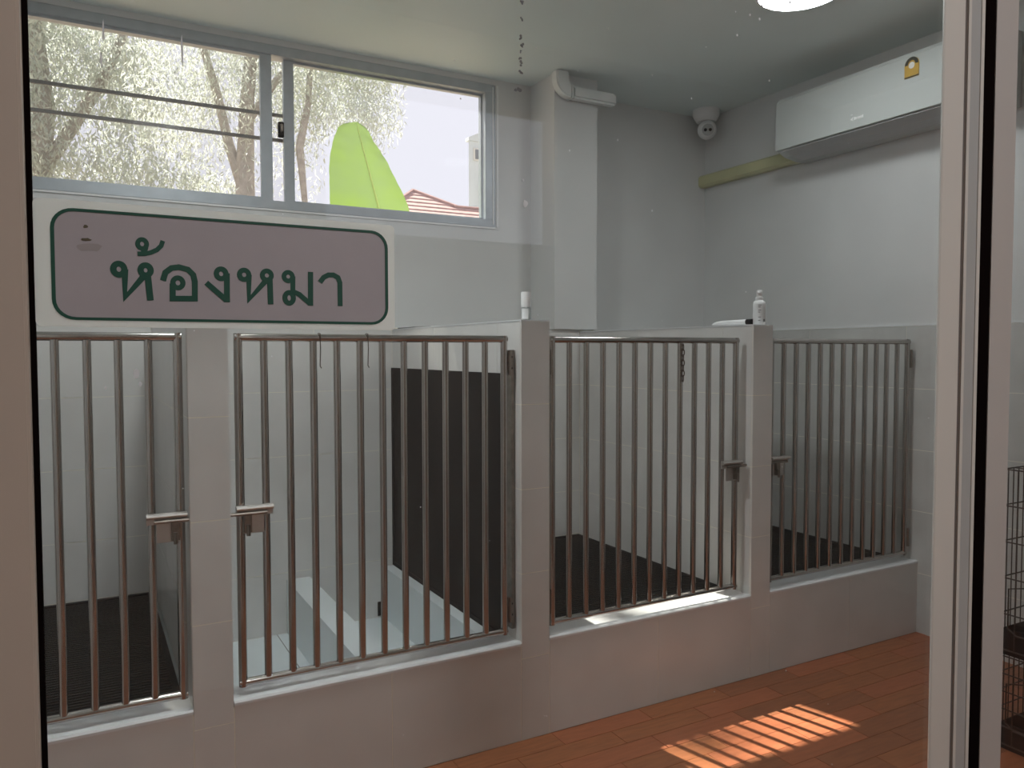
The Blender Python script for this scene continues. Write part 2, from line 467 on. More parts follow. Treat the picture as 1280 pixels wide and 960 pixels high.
def smudges(bm):
    for x, z, s in ((0.3482, 1.7199, 5), (0.3482, 1.7059, 4), (0.3465, 1.6901, 5), (0.3481, 1.6827, 5), (0.3481, 1.6771, 3), (0.3465, 1.6711, 4), (0.3481, 1.6665, 5), (0.3481, 1.6587, 5), (0.344, 1.6454, 7)):
        for q in range(3):
            blob(bm, x + random.uniform(-1, 1) * s * 0.0004, z + random.uniform(-1, 1) * s * 0.0004, s * 0.00022, s * 0.00022, YG - 0.0030, YG - 0.0025, 7)
tag(build('grey_smudges', 'smudge', door, smudges), kind='stuff')

# ------------------------------------------------------------------ sign on the pane
def rounded(x0, x1, z0, z1, r, n=7):
    P = []
    for cx, cz, a0 in ((x1 - r, z1 - r, 0), (x0 + r, z1 - r, 90), (x0 + r, z0 + r, 180), (x1 - r, z0 + r, 270)):
        for k in range(n + 1):
            a = math.radians(a0 + 90 * k / n)
            P.append((cx + r * math.cos(a), cz + r * math.sin(a)))
    return P
sign = empty('door_sign', (0.1, YG - 0.003, 1.428))
tag(sign, 'pinkish grey sign with dark green rounded border and green Thai lettering on the glass', 'sign')
SY = YG - 0.0025
build('margin', 'signrim', sign, lambda bm: add_prism(bm, rounded(-0.0282, 0.2270, 1.4275, 1.5140, 0.004), 1, SY - 0.0006, SY))
build('face', 'signface', sign, lambda bm: add_prism(bm, rounded(-0.0170, 0.2195, 1.4335, 1.5070, 0.0125), 1, SY - 0.0010, SY - 0.0006))
def ring(bm):
    o = rounded(-0.0184, 0.2210, 1.4321, 1.5084, 0.0140); i = rounded(-0.0160, 0.2186, 1.4341, 1.5064, 0.0120)
    A = [bm.verts.new((x, SY - 0.0014, z)) for x, z in o]; B = [bm.verts.new((x, SY - 0.0014, z)) for x, z in i]
    C = [bm.verts.new((x, SY - 0.0006, z)) for x, z in o]; D = [bm.verts.new((x, SY - 0.0006, z)) for x, z in i]
    n = len(o)
    for k in range(n):
        j = (k + 1) % n
        bm.faces.new((A[k], A[j], B[j], B[k])); bm.faces.new((A[k], C[k], C[j], A[j])); bm.faces.new((B[k], B[j], D[j], D[k]))
build('border', 'green', sign, ring)
STROKES = [
    ('ho_hip', [(4.06, 'loop', 22.7, 1468.2, 3.49, 3.88), (4.40, 'line', (26.5, 1468.4), (26.4, 1448.9), (38.9, 1464.5)),
                (4.01, 'loop', 39.8, 1468.3, 3.28, 3.60), (4.29, 'line', (41.1, 1464.6), (42.5, 1446.9))]),
    ('mai_tho', [(3.08, 'loop', 37.9, 1486.8, 2.90, 3.19), (3.14, 'line', (40.6, 1486.2), (40.0, 1483.3), (38.1, 1480.7)),
                 (3.12, 'line', (34.8, 1479.7), (39.2, 1479.9), (43.3, 1481.0), (47.4, 1483.2), (50.2, 1486.2), (51.4, 1489.9))]),
    ('o_ang', [(4.04, 'line', (51.0, 1461.4), (52.7, 1467.3), (56.8, 1470.7), (61.8, 1471.6), (67.9, 1470.1), (71.4, 1466.5), (72.4, 1461.5), (72.2, 1449.1), (57.2, 1448.7), (57.4, 1459.5)),
               (3.50, 'loop', 60.9, 1460.2, 3.35, 3.61)]),
    ('ngo_ngu', [(3.71, 'loop', 90.8, 1468.1, 3.40, 3.58), (4.19, 'line', (94.8, 1468.7), (94.6, 1447.2)), (4.02, 'line', (80.2, 1461.1), (94.1, 1448.7))]),
    ('ho_hip', [(3.64, 'loop', 107.2, 1468.1, 3.38, 3.50), (4.12, 'line', (110.7, 1468.3), (110.5, 1449.8), (122.7, 1463.9)),
                (3.56, 'loop', 123.9, 1468.4, 3.35, 3.43), (4.17, 'line', (126.1, 1465.3), (126.4, 1446.4))]),
    ('mo_ma', [(3.48, 'loop', 140.0, 1468.2, 3.25, 3.29), (3.73, 'line', (143.6, 1468.6), (143.3, 1454.8)), (3.74, 'loop', 140.5, 1451.8, 3.26, 4.10),
               (3.74, 'line', (143.8, 1456.7), (148.5, 1454.7), (156.5, 1447.7)), (4.02, 'line', (157.3, 1472.6), (157.0, 1446.2))]),
    ('sara_aa', [(3.92, 'line', (164.6, 1464.7), (167.5, 1468.7), (171.5, 1470.9), (175.5, 1471.0), (179.1, 1469.2), (180.6, 1465.3), (180.7, 1446.5))]),
]
def ribbon(bm, pts, w, y0, y1, closed=False):
    P = [Vector((x / 1000, z / 1000)) for x, z in pts]
    n = len(P); L = []; R = []
    for i in range(n):
        a = P[i - 1] if (i > 0 or closed) else None
        b = P[(i + 1) % n] if (i < n - 1 or closed) else None
        d1 = (P[i] - a).normalized() if a is not None else (b - P[i]).normalized()
        d2 = (b - P[i]).normalized() if b is not None else d1
        n1 = Vector((-d1.y, d1.x)); n2 = Vector((-d2.y, d2.x))
        mm = (n1 + n2)
        mm = mm.normalized() if mm.length > 1e-6 else n1
        k = min(1.0 / max(mm.dot(n1), 0.3), 1.7)
        L.append(P[i] + mm * w / 2000 * k); R.append(P[i] - mm * w / 2000 * k)
    A = [bm.verts.new((p.x, y0, p.y)) for p in L]; B = [bm.verts.new((p.x, y0, p.y)) for p in R]
    A2 = [bm.verts.new((p.x, y1, p.y)) for p in L]; B2 = [bm.verts.new((p.x, y1, p.y)) for p in R]
    for i in range(n if closed else n - 1):
        j = (i + 1) % n
        bm.faces.new((A[i], A[j], B[j], B[i])); bm.faces.new((A2[i], A2[j], A[j], A[i])); bm.faces.new((B[i], B[j], B2[j], B2[i]))
for g, S in STROKES:
    def letter(bm, S=S):
        for q, s in enumerate(S):
            yy = SY - 0.0013 - q * 0.00002
            if s[1] == 'loop':
                ribbon(bm, [(s[2] + s[4] * math.cos(k * math.pi / 12), s[3] + s[5] * math.sin(k * math.pi / 12)) for k in range(24)], s[0], yy, SY - 0.0009, True)
            else:
                ribbon(bm, s[2:], s[0], yy, SY - 0.0009)
    build('letter', 'green', sign, letter)
def emblem(bm):
    blob(bm, 0.0049, 1.4822, 0.0085, 0.0026, SY - 0.0011, SY - 0.0009, 12)
build('emblem', 'faint', sign, emblem)
build('emblem_mark', 'olive', sign, lambda bm: (blob(bm, 0.0031, 1.4876, 0.0027, 0.0011, SY - 0.0013, SY - 0.0009, 10), blob(bm, 0.0028, 1.4964, 0.0014, 0.0011, SY - 0.0012, SY - 0.0009, 9)))

# ------------------------------------------------------------------ kennel gates
GY = 2.462
def make_gate(x0, x1, latch_right, label, bars=11, strip=False):
    z0, z1 = 0.386, 1.466
    g = empty('kennel_gate', ((x0 + x1) / 2, GY, z0))
    tag(g, label, 'gate', 'stainless kennel gates')
    R = 0.0120
    build('top_rail', 'steel', g, lambda bm: add_tube(bm, [(x0 + 0.002, GY, z1 - 0.0125), (x1 - 0.002, GY, z1 - 0.0125)], 0.0125, 14), smooth=True)
    build('bottom_rail', 'steel', g, lambda bm: add_tube(bm, [(x0 + 0.002, GY, z0 + 0.0115), (x1 - 0.002, GY, z0 + 0.0115)], 0.0115, 14), smooth=True)
    for x in (x0 + 0.0125, x1 - 0.0125):
        build('stile', 'steel', g, lambda bm: add_tube(bm, [(x, GY, z0), (x, GY, z1)], 0.0128, 14), smooth=True)
    me = None
    for k in range(1, bars + 1):
        x = x0 + 0.0125 + (x1 - x0 - 0.025) * k / (bars + 1)
        if me is None:
            o = build('bar', 'steel', None, lambda bm: add_tube(bm, [(0, 0, z0 + 0.018), (0, 0, z1 - 0.022)], R * 0.95, 12), smooth=True)
            me = o.data
        else:
            o = link(bpy.data.objects.new('bar', me))
        o.parent = g; o.matrix_parent_inverse = Matrix.Translation(-g.location)
        o.location = (x, GY, 0)
    # slide-bolt latch
    s = 1 if latch_right else -1
    e = x1 if latch_right else x0
    lx0, lx1 = sorted((e - s * 0.105, e + s * 0.004))
    zl = 0.93
    la = build('latch', 'satin', g, lambda bm: (add_box(bm, lx0, lx1, GY - 0.020, GY - 0.0145, zl - 0.016, zl + 0.016),
               add_tube(bm, [(lx0, GY - 0.027, zl + 0.008), (lx1, GY - 0.027, zl + 0.008)], 0.007, 8)))
    def sub(name, material, fn):
        o = build(name, material, None, fn); o.parent = la; return o
    sub('bolt_rod', 'steel_dark', lambda bm: add_tube(bm, [(e - s * 0.085, GY - 0.030, zl - 0.007), (e + s * 0.024, GY - 0.030, zl - 0.007)], 0.0055, 8))
    sub('lock_plate', 'satin', lambda bm: add_box(bm, *sorted((e - s * 0.078, e - s * 0.018)), GY - 0.018, GY - 0.014, zl - 0.070, zl - 0.016))
    sub('hasp_lever', 'steel_dark', lambda bm: (add_box(bm, *sorted((e - s * 0.040, e - s * 0.018)), GY - 0.034, GY - 0.020, zl - 0.064, zl - 0.010),
        add_tube(bm, [(e - s * 0.029, GY - 0.036, zl - 0.074), (e - s * 0.029, GY - 0.036, zl - 0.040)], 0.006, 8)))
    # hinges on the other side
    h = x0 if latch_right else x1
    for z in (0.475, 1.370):
        hg = build('hinge', 'steel_dark', g, lambda bm: (add_tube(bm, [(h - s * 0.007, GY - 0.008, z - 0.045), (h - s * 0.007, GY - 0.008, z + 0.045)], 0.007, 8),
              add_box(bm, *sorted((h - s * 0.020, h)), GY - 0.004, GY, z - 0.035, z + 0.035)))
        for q in (-0.02, 0.02):
            o = build('screw', 'black', None, lambda bm: add_tube(bm, [(h - s * 0.016, GY - 0.007, z + q), (h - s * 0.016, GY - 0.003, z + q)], 0.004, 6))
            o.parent = hg
    if strip:
        box('hinge_strip', 'steel_dark', *sorted((h - s * 0.018, h - s * 0.030)), GY - 0.0, GY + 0.030, 0.40, 1.415, g)
    return g

make_gate(-0.700, 0.250, True, 'stainless barred kennel gate under the Thai sign, nearest the taupe door frame')
make_gate(0.394, 1.327, False, 'stainless barred kennel gate with two wire hooks on its top rail', strip=True)
make_gate(1.503, 2.447, True, 'stainless barred kennel gate below the lying white tube, latch at its right', bars=11)
make_gate(2.632, 3.598, False, 'stainless barred kennel gate farthest away against the end wall')

# ------------------------------------------------------------------ slatted mats
def make_mat(w, d, label, loc, rot=(0, 0, 0)):
    t = empty('slatted_mat', (0, 0, 0))
    tag(t, label, 'floor mat', 'black slatted kennel mats')
    build('mat_frame', 'black', t, lambda bm: (add_box(bm, 0, w, 0, 0.02, 0, 0.03), add_box(bm, 0, w, d - 0.02, d, 0, 0.03),
          add_box(bm, 0, 0.02, 0.02, d - 0.02, 0, 0.03), add_box(bm, w - 0.02, w, 0.02, d - 0.02, 0, 0.03), add_box(bm, 0.02, w - 0.02, 0.02, d - 0.02, 0.004, 0.022)))
    n = int((d - 0.04) / 0.021)
    o = build('slats', 'black', t, lambda bm: [add_box(bm, 0.02, w - 0.02, 0.02 + k * 0.021, 0.02 + k * 0.021 + 0.013, 0.022, 0.030) for k in range(n)])
    tag(o, kind='stuff')
    t.location = loc; t.rotation_euler = rot
    return t
make_mat(0.97, 1.19, 'black slatted mat lying in the kennel behind the nearest gate', (-0.73, YK + 0.125, 0.329))
make_mat(1.19, 1.00, 'black slatted mat standing on edge against the partition beside a bare kennel floor', (1.352, YK + 0.13, 0.329), (math.radians(90), math.radians(0), math.radians(90)))
make_mat(0.985, 1.19, 'black slatted mat lying in the kennel below the lying white tube', (1.492, YK + 0.125, 0.329))
make_mat(0.99, 1.19, 'black slatted mat lying in the farthest kennel by the end wall', (2.625, YK + 0.125, 0.329))

# ------------------------------------------------------------------ air conditioner and pipe cover
ac = empty('air_conditioner', (XR, 2.56, 2.48))
tag(ac, 'white wall-mounted split air conditioner with yellow label, high on the end wall', 'air conditioner')
AY0, AY1 = 1.98, 3.150
build('body', 'ac', ac, lambda bm: add_prism(bm, [(3.64, 2.808), (3.45, 2.808), (3.418, 2.80), (3.412, 2.775), (3.412, 2.53), (3.425, 2.512), (3.47, 2.492), (3.56, 2.478), (3.64, 2.478)], 1, AY0, AY1), bevel=0)
build('front_panel', 'ac', ac, lambda bm: add_prism(bm, [(3.4115, 2.787), (3.402, 2.780), (3.398, 2.66), (3.400, 2.520), (3.4115, 2.520)], 1, AY0 - 0.0, AY1 + 0.003), bevel=0.002)
build('air_louver', 'ac_dark', ac, lambda bm: add_prism(bm, [(3.413, 2.514), (3.466, 2.490), (3.545, 2.477), (3.545, 2.473), (3.464, 2.485), (3.410, 2.510)], 1, AY0 + 0.05, AY1 - 0.06))
build('display_strip', 'logo', ac, lambda bm: add_box(bm, 3.3975, 3.399, 2.655, 2.665, 2.588, 2.5905))
lb = build('energy_label', 'gold', ac, lambda bm: add_prism(bm, [(2.302, 2.678), (2.374, 2.678), (2.374, 2.735)] + [(2.338 + 0.036 * math.cos(a), 2.735 + 0.036 * math.sin(a)) for a in [k * math.pi / 10 for k in range(1, 10)]] + [(2.302, 2.735)], 0, 3.3962, 3.4005))
def sub_of(p, name, material, fn):
    o = build(name, material, None, fn); o.parent = p; return o
lb_kids = (
    sub_of(lb, 'label_arch', 'darkprint', lambda bm: add_prism(bm, [(2.338 + 0.034 * math.cos(k * math.pi / 10), 2.737 + 0.034 * math.sin(k * math.pi / 10)) for k in range(11)] + [(2.338 + 0.019 * math.cos(k * math.pi / 10), 2.737 + 0.019 * math.sin(k * math.pi / 10)) for k in range(10, -1, -1)], 0, 3.3952, 3.3965)),
    sub_of(lb, 'label_emblem', 'white', lambda bm: add_prism(bm, [(2.338 + 0.015 * math.cos(k * math.pi / 8), 2.733 + 0.015 * math.sin(k * math.pi / 8)) for k in range(16)], 0, 3.3952, 3.3965)),
    sub_of(lb, 'label_bar', 'darkprint', lambda bm: add_box(bm, 3.3952, 3.3965, 2.303, 2.373, 2.679, 2.684)))
def logo(bm):
    X0, X1 = 3.3965, 3.4005
    add_prism(bm, [(2.668, 2.567), (2.650, 2.578), (2.655, 2.567), (2.650, 2.558)], 0, X0, X1)
    for yy in (2.643, 2.634, 2.623, 2.614, 2.605, 2.596):
        add_box(bm, X0, X1, yy - 0.003, yy + 0.003, 2.561, 2.573 + (0.003 if yy in (2.643, 2.596) else 0))
build('logo', 'logo', ac, logo)

pc = build('pipe_cover', 'cream', None, lambda bm: add_prism(bm, [(3.64, 2.487), (3.60, 2.487), (3.585, 2.50), (3.585, 2.552), (3.60, 2.565), (3.64, 2.565)], 1, 3.156, YW), smooth=True)
tag(pc, 'yellowed cream pipe cover running from the air conditioner to the corner', 'pipe cover')

# trunking at the head of the column
tr = empty('pipe_trunking', (2.50, YB - 0.05, 2.80))
tag(tr, 'white plastic pipe trunking with elbow at the top of the column', 'pipe trunking')
ty0, ty1 = YB - 0.080, YB - 0.021
def elbow(bm):
    P = []
    for k in range(9):
        a = math.radians(180 + 90 * k / 8)
        P.append((2.385 + 0.100 * math.cos(a), 2.905 + 0.100 * math.sin(a)))
    P += [(2.385, 2.872), (2.372, 2.885), (2.365, 2.905), (2.365, ZC - 0.001), (2.285, ZC - 0.001)]
    add_prism(bm, P, 1, ty0, ty1)
build('elbow', 'pvc', tr, elbow, bevel=0.006)
build('collar', 'pvc', tr, lambda bm: add_box(bm, 2.383, 2.392, ty0 - 0.003, ty1, 2.801, 2.876), bevel=0.002)
build('duct', 'pvc', tr, lambda bm: add_box(bm, 2.392, 2.690, ty0, ty1, 2.805, 2.872), bevel=0.012)

# security camera in the corner
cc = empty('security_camera', (3.52, 3.84, ZC))
tag(cc, 'white dome security camera on the ceiling in the far corner', 'security camera')
build('base', 'white', cc, lambda bm: add_lathe(bm, [(0.085, 0), (0.085, -0.030), (0.078, -0.045), (0.060, -0.075)], (3.52, 3.84, ZC)), smooth=True)
bpos = Vector((3.505, 3.815, 2.815))
build('ball', 'white', cc, lambda bm: bmesh.ops.create_uvsphere(bm, u_segments=20, v_segments=14, radius=0.060, matrix=Matrix.Translation(bpos)), smooth=True)
dirc = (Vector((0.6, 0, 1.6)) - bpos).normalized()
side = dirc.cross(Vector((0, 0, 1))).normalized()
fp = build('face_plate', 'ac_dark', cc, lambda bm: add_tube(bm, [bpos + dirc * 0.045, bpos + dirc * 0.061], 0.036, 18))
for q in (-1, 1):
    sub_of(fp, 'lens', 'lens', lambda bm: add_tube(bm, [bpos + dirc * 0.06 + side * q * 0.015, bpos + dirc * 0.064 + side * q * 0.015], 0.010, 12))

# ceiling lamp
def ceiling_lamp(x, y, material, label):
    cl = empty('ceiling_lamp', (x, y, ZC))
    tag(cl, label, 'ceiling lamp', 'round ceiling lamps')
    build('housing', 'white', cl, lambda bm: add_lathe(bm, [(0.19, 0), (0.19, -0.02), (0.178, -0.03)], (x, y, ZC), 32), smooth=True)
    build('diffuser', material, cl, lambda bm: add_lathe(bm, [(0.176, -0.028), (0.150, -0.038), (0.02, -0.042)], (x, y, ZC), 32), smooth=True)
ceiling_lamp(2.68, 2.36, 'lamp', 'round white ceiling lamp at the top edge of the view')
ceiling_lamp(0.45, 2.25, 'lamp_added', 'round white ceiling lamp added out of view to light the kennels')  # unseen lamp, added because the visible one leaves the kennels too dark
ceiling_lamp(0.9, -0.9, 'lamp_added_passage', 'round warm passage lamp added out of view to light the door frames')  # unseen lamp, added to brighten the frames and sign from the passage

# ------------------------------------------------------------------ things on the partitions
TOPZ = 1.5235
b1 = empty('spray_bottle', (1.412, YK + 0.055, TOPZ))
tag(b1, 'small white capped bottle standing on the pillar between the two nearer full gates', 'bottle')
build('cap', 'white', b1, lambda bm: add_lathe(bm, [(0.0185, 0.046), (0.0188, 0.050), (0.0188, 0.098), (0.0175, 0.1015)], (1.412, YK + 0.055, TOPZ)), smooth=True)
bb = build('body', 'clearb', b1, lambda bm: add_lathe(bm, [(0.0165, 0), (0.0185, 0.002), (0.0185, 0.042), (0.016, 0.046)], (1.412, YK + 0.055, TOPZ)), smooth=True)
build('label', 'white', b1, lambda bm: add_prism(bm, [(1.412 + r * math.cos(a), YK + 0.055 + r * math.sin(a)) for r, seq in ((0.0192, range(9)), (0.0186, range(8, -1, -1))) for a in [math.radians(185 + k * 10) for k in seq]], 2, TOPZ + 0.004, TOPZ + 0.040))

cx, cy = 2.572, YK + 0.048
b2 = empty('pump_bottle', (cx, cy, TOPZ))
tag(b2, 'white pump bottle with printed label standing beside the lying white tube', 'bottle')
build('body', 'white', b2, lambda bm: add_lathe(bm, [(0.024, 0), (0.0265, 0.003), (0.0265, 0.088), (0.024, 0.099), (0.015, 0.106)], (cx, cy, TOPZ)), smooth=True)
build('collar', 'white', b2, lambda bm: add_lathe(bm, [(0.0165, 0.105), (0.0165, 0.118), (0.012, 0.121)], (cx, cy, TOPZ)), smooth=True)
build('pump_head', 'white', b2, lambda bm: (add_lathe(bm, [(0.011, 0.120), (0.0125, 0.124), (0.0125, 0.146), (0.010, 0.149)], (cx, cy, TOPZ)),
      add_tube(bm, [(cx - 0.008, cy - 0.004, TOPZ + 0.138), (cx - 0.018, cy - 0.010, TOPZ + 0.136)], 0.004, 8)), smooth=True)
def prints(bm):
    for z, w in ((0.082, 0.5), (0.074, 0.4), (0.060, 0.45), (0.052, 0.3), (0.030, 0.4), (0.016, 0.35)):
        a0 = math.radians(215)
        add_prism(bm, [(cx + r * math.cos(a0 + t), cy + r * math.sin(a0 + t)) for r, seq in ((0.0270, (0, .25, .5, .75, 1)), (0.0264, (1, .75, .5, .25, 0))) for t in [w * q for q in seq]], 2, TOPZ + z, TOPZ + z + 0.0035)
    a0 = math.radians(262)
    add_prism(bm, [(cx + r * math.cos(a0 + t), cy + r * math.sin(a0 + t)) for r, seq in ((0.0270, (0, .5, 1)), (0.0264, (1, .5, 0))) for t in [0.5 * q for q in seq]], 2, TOPZ + 0.012, TOPZ + 0.024)
build('label_print', 'labelprint', b2, prints)

tb = empty('ointment_tube', (2.545, YK + 0.20, TOPZ))
tag(tb, 'white tube with a black cap lying on the partition top', 'tube')
def tube_body(bm):
    rings = []
    for k, (yy, rx, rz) in enumerate(((YK + 0.090, 0.012, 0.012), (YK + 0.096, 0.0125, 0.0125), (YK + 0.24, 0.0128, 0.0120), (YK + 0.275, 0.0138, 0.0098), (YK + 0.292, 0.0150, 0.0070))):
        rings.append([bm.verts.new((2.545 + rx * math.cos(2*math.pi*q/14), yy, TOPZ + 0.0125 + rz * math.sin(2*math.pi*q/14) - (0.0125 - rz))) for q in range(14)])
    for A, B in zip(rings, rings[1:]):
        for q in range(14): bm.faces.new((A[q], A[(q+1) % 14], B[(q+1) % 14], B[q]))
    bm.faces.new(rings[0]); bm.faces.new(rings[-1])
build('body', 'white', tb, tube_body, smooth=True)
build('cap', 'black', tb, lambda bm: add_tube(bm, [(2.545, YK + 0.062, TOPZ + 0.0128), (2.545, YK + 0.092, TOPZ + 0.0128)], 0.0126, 14), smooth=True)

for x, lab in ((0.652, 'thin dark wire hook on the gate top rail, nearer the latch'), (0.808, 'thin dark wire hook on the gate top rail, nearer the hinges')):
    w = build('wire_hook', 'rust', None, lambda bm: add_tube(bm, [(x, GY + 0.013, 1.445), (x, GY + 0.0135, 1.4665), (x, GY, 1.4685), (x, GY - 0.0145, 1.4675), (x + 0.001, GY - 0.0145, 1.42), (x - 0.001, GY - 0.015, 1.365), (x + 0.003, GY - 0.016, 1.358)], 0.0016, 6))
    tag(w, lab, 'wire hook', 'wire hooks')
ch = empty('rusty_chain', (2.128, GY - 0.02, 1.43))
tag(ch, 'short dark rusty chain hanging down one bar of a kennel gate', 'chain')
for k in range(7):
    z = 1.425 - k * 0.021
    a = (k % 2) * math.pi / 2 + 0.4
    P = [(2.1265 + 0.006 * math.cos(t) * math.cos(a), GY - 0.0195 + 0.006 * math.cos(t) * math.sin(a), z + 0.0135 * math.sin(t)) for t in [q * math.pi / 5 for q in range(11)]]
    build('link', 'rust', ch, lambda bm: add_tube(bm, P, 0.0022, 6, cap=False))
cd = build('black_cord', 'black', None, lambda bm: add_tube(bm, [(1.378, 3.70, 1.5262), (1.395, 3.62, 1.5262), (1.385, 3.52, 1.5262), (1.405, 3.42, 1.5262), (1.41, 3.36, 1.5262)], 0.0026, 6))
tag(cd, 'thin black cord lying on the partition top beside the sign', 'cord')

# ------------------------------------------------------------------ stacked wire crates by the end wall
def make_crate(x0, x1, y0, y1, z0, z1, label):
    c = empty('wire_crate', ((x0 + x1) / 2, (y0 + y1) / 2, z0))
    tag(c, label, 'crate', 'stacked wire crates')
    r = 0.0021
    def panel(fix, val, u0, u1, v0, v1, nu, nv):
        def fn(bm):
            def P(u, v): return {'x': (val, u, v), 'y': (u, val, v), 'z': (u, v, val)}[fix]
            for k in range(nu + 1):
                u = u0 + (u1 - u0) * k / nu; add_tube(bm, [P(u, v0), P(u, v1)], r, 5)
            for k in range(nv + 1):
                v = v0 + (v1 - v0) * k / nv; add_tube(bm, [P(u0, v), P(u1, v)], r * 1.25, 5)
        return fn
    build('side_panel', 'crate', c, panel('x', x0, y0, y1, z0 + 0.02, z1, 17, 5))
    build('side_panel', 'crate', c, panel('x', x1, y0, y1, z0 + 0.02, z1, 17, 5))
    build('end_panel', 'crate', c, panel('y', y0, x0, x1, z0 + 0.02, z1, 20, 5))
    build('end_panel', 'crate', c, panel('y', y1, x0, x1, z0 + 0.02, z1, 20, 5))
    build('top_panel', 'crate', c, panel('z', z1, x0, x1, y0, y1, 10, 8))
    d = build('crate_door', 'crate', c, lambda bm: (add_tube(bm, [(x0 - 0.006, y1 - 0.03, z0 + 0.10), (x0 - 0.006, y1 - 0.03, z0 + 0.24), (x0 - 0.006, y1 - 0.10, z0 + 0.26), (x0 - 0.006, y1 - 0.45, z0 + 0.26), (x0 - 0.006, y1 - 0.48, z0 + 0.23), (x0 - 0.006, y1 - 0.48, z0 + 0.12), (x0 - 0.006, y1 - 0.45, z0 + 0.09), (x0 - 0.006, y1 - 0.06, z0 + 0.08), (x0 - 0.006, y1 - 0.03, z0 + 0.10)], 0.0028, 6, cap=False)))
    build('tray', 'black', c, lambda bm: (add_box(bm, x0 + 0.008, x1 - 0.008, y0 + 0.008, y1 - 0.008, z0 + 0.0, z0 + 0.012), add_box(bm, x0 + 0.006, x0 + 0.009, y0 + 0.008, y1 - 0.008, z0 + 0.012, z0 + 0.095), add_box(bm, x0 + 0.009, x1 - 0.01, y1 - 0.010, y1 - 0.007, z0 + 0.012, z0 + 0.095)))
    return c
make_crate(2.82, 3.46, 0.72, 1.562, 0.001, 0.335, 'lower of the two stacked dark wire crates by the end wall')
make_crate(2.82, 3.46, 0.72, 1.562, 0.338, 0.995, 'upper of the two stacked dark wire crates by the end wall')

# ------------------------------------------------------------------ outside: ground, walls of the porch, plants, houses
struct(box('ground', 'ground', -40, 60, -30, 70, -0.30, -0.104))
struct(box('floor_passage', 'plank2', -2.2, 4.2, -2.2, YG - 0.1, -0.104, -0.01))
OX0, OX1, OZ0, OZ1 = 0.95, 2.15, 1.95, 2.62       # high opening in the passage wall, greenery beyond
struct(boxes('wall_passage', 'porch', [(-2.2, 4.2, -2.35, -2.2, -0.1, OZ0), (-2.2, OX0, -2.35, -2.2, OZ0, ZC), (OX1, 4.2, -2.35, -2.2, OZ0, ZC), (OX0, OX1, -2.35, -2.2, OZ1, ZC),
    (-2.35, -2.2, -2.35, YG - 0.07, -0.1, ZC), (4.2, 4.35, -2.35, YG - 0.07, -0.1, ZC), (-2.2, XL - 0.15, YG - 0.07, YG + 0.07, 0, ZC), (XR + 0.15, 4.2, YG - 0.07, YG + 0.07, 0, ZC)]))
struct(box('ceiling_passage', 'ceil', -2.35, 4.35, -2.35, YG - 0.07, ZC, ZC + 0.12))

def leaves_mesh(name, centers, dirs, length, width, material):
    n = len(centers)
    L = length * rng.uniform(0.7, 1.3, (n, 1)); W = width * rng.uniform(0.7, 1.3, (n, 1))
    d = dirs / np.linalg.norm(dirs, axis=1, keepdims=True)
    q = rng.normal(size=(n, 3)); s = np.cross(d, q); s /= np.linalg.norm(s, axis=1, keepdims=True) + 1e-9
    v = np.stack([centers, centers + d * L * 0.45 + s * W / 2, centers + d * L, centers + d * L * 0.45 - s * W / 2], 1).reshape(-1, 3)
    f = np.arange(4 * n).reshape(-1, 4)
    me = bpy.data.meshes.new(name)
    me.vertices.add(4 * n); me.vertices.foreach_set('co', v.astype(np.float32).ravel())
    me.loops.add(4 * n); me.loops.foreach_set('vertex_index', f.astype(np.int32).ravel())
    me.polygons.add(n); me.polygons.foreach_set('loop_start', (np.arange(n) * 4).astype(np.int32)); me.polygons.foreach_set('loop_total', np.full(n, 4, np.int32))
    me.update(calc_edges=True)
    me.materials.append(M[material])
    return me

def foliage(clusters, per, length, width):
    C, D = [], []
    for (c, r, dens) in clusters:
        n = max(4, int(per * dens))
        u = rng.normal(size=(n, 3)); u /= np.linalg.norm(u, axis=1, keepdims=True)
        p = np.array(c) + u * (rng.uniform(0, 1, (n, 1)) ** 0.45) * np.array(r)
        # hanging twigs: each twig carries several leaves
        for k in range(7):
            sway = rng.normal(0, 0.03, (n, 3))
            C.append(p + np.array([0, 0, -0.055 * k]) + sway)
            dd = rng.normal(0, 0.55, (n, 3)); dd[:, 2] = -np.abs(rng.normal(0.8, 0.4, n)); D.append(dd)
    return np.concatenate(C), np.concatenate(D)

def tree(label, base, trunk_paths, clusters, per, length, width, group='trees outside the window'):
    t = empty('tree', base)
    tag(t, label, 'tree', group)
    for P, rs in trunk_paths:
        build('trunk' if P is trunk_paths[0][0] else 'branch', 'bark', t, lambda bm: add_tube(bm, P, rs, 8), smooth=True)
    C, D = foliage(clusters, per, length, width)
    o = bpy.data.objects.new('foliage', leaves_mesh('foliage', C, D, length, width, 'leaf'))
    link(o, t); o['kind'] = 'stuff'
    return t

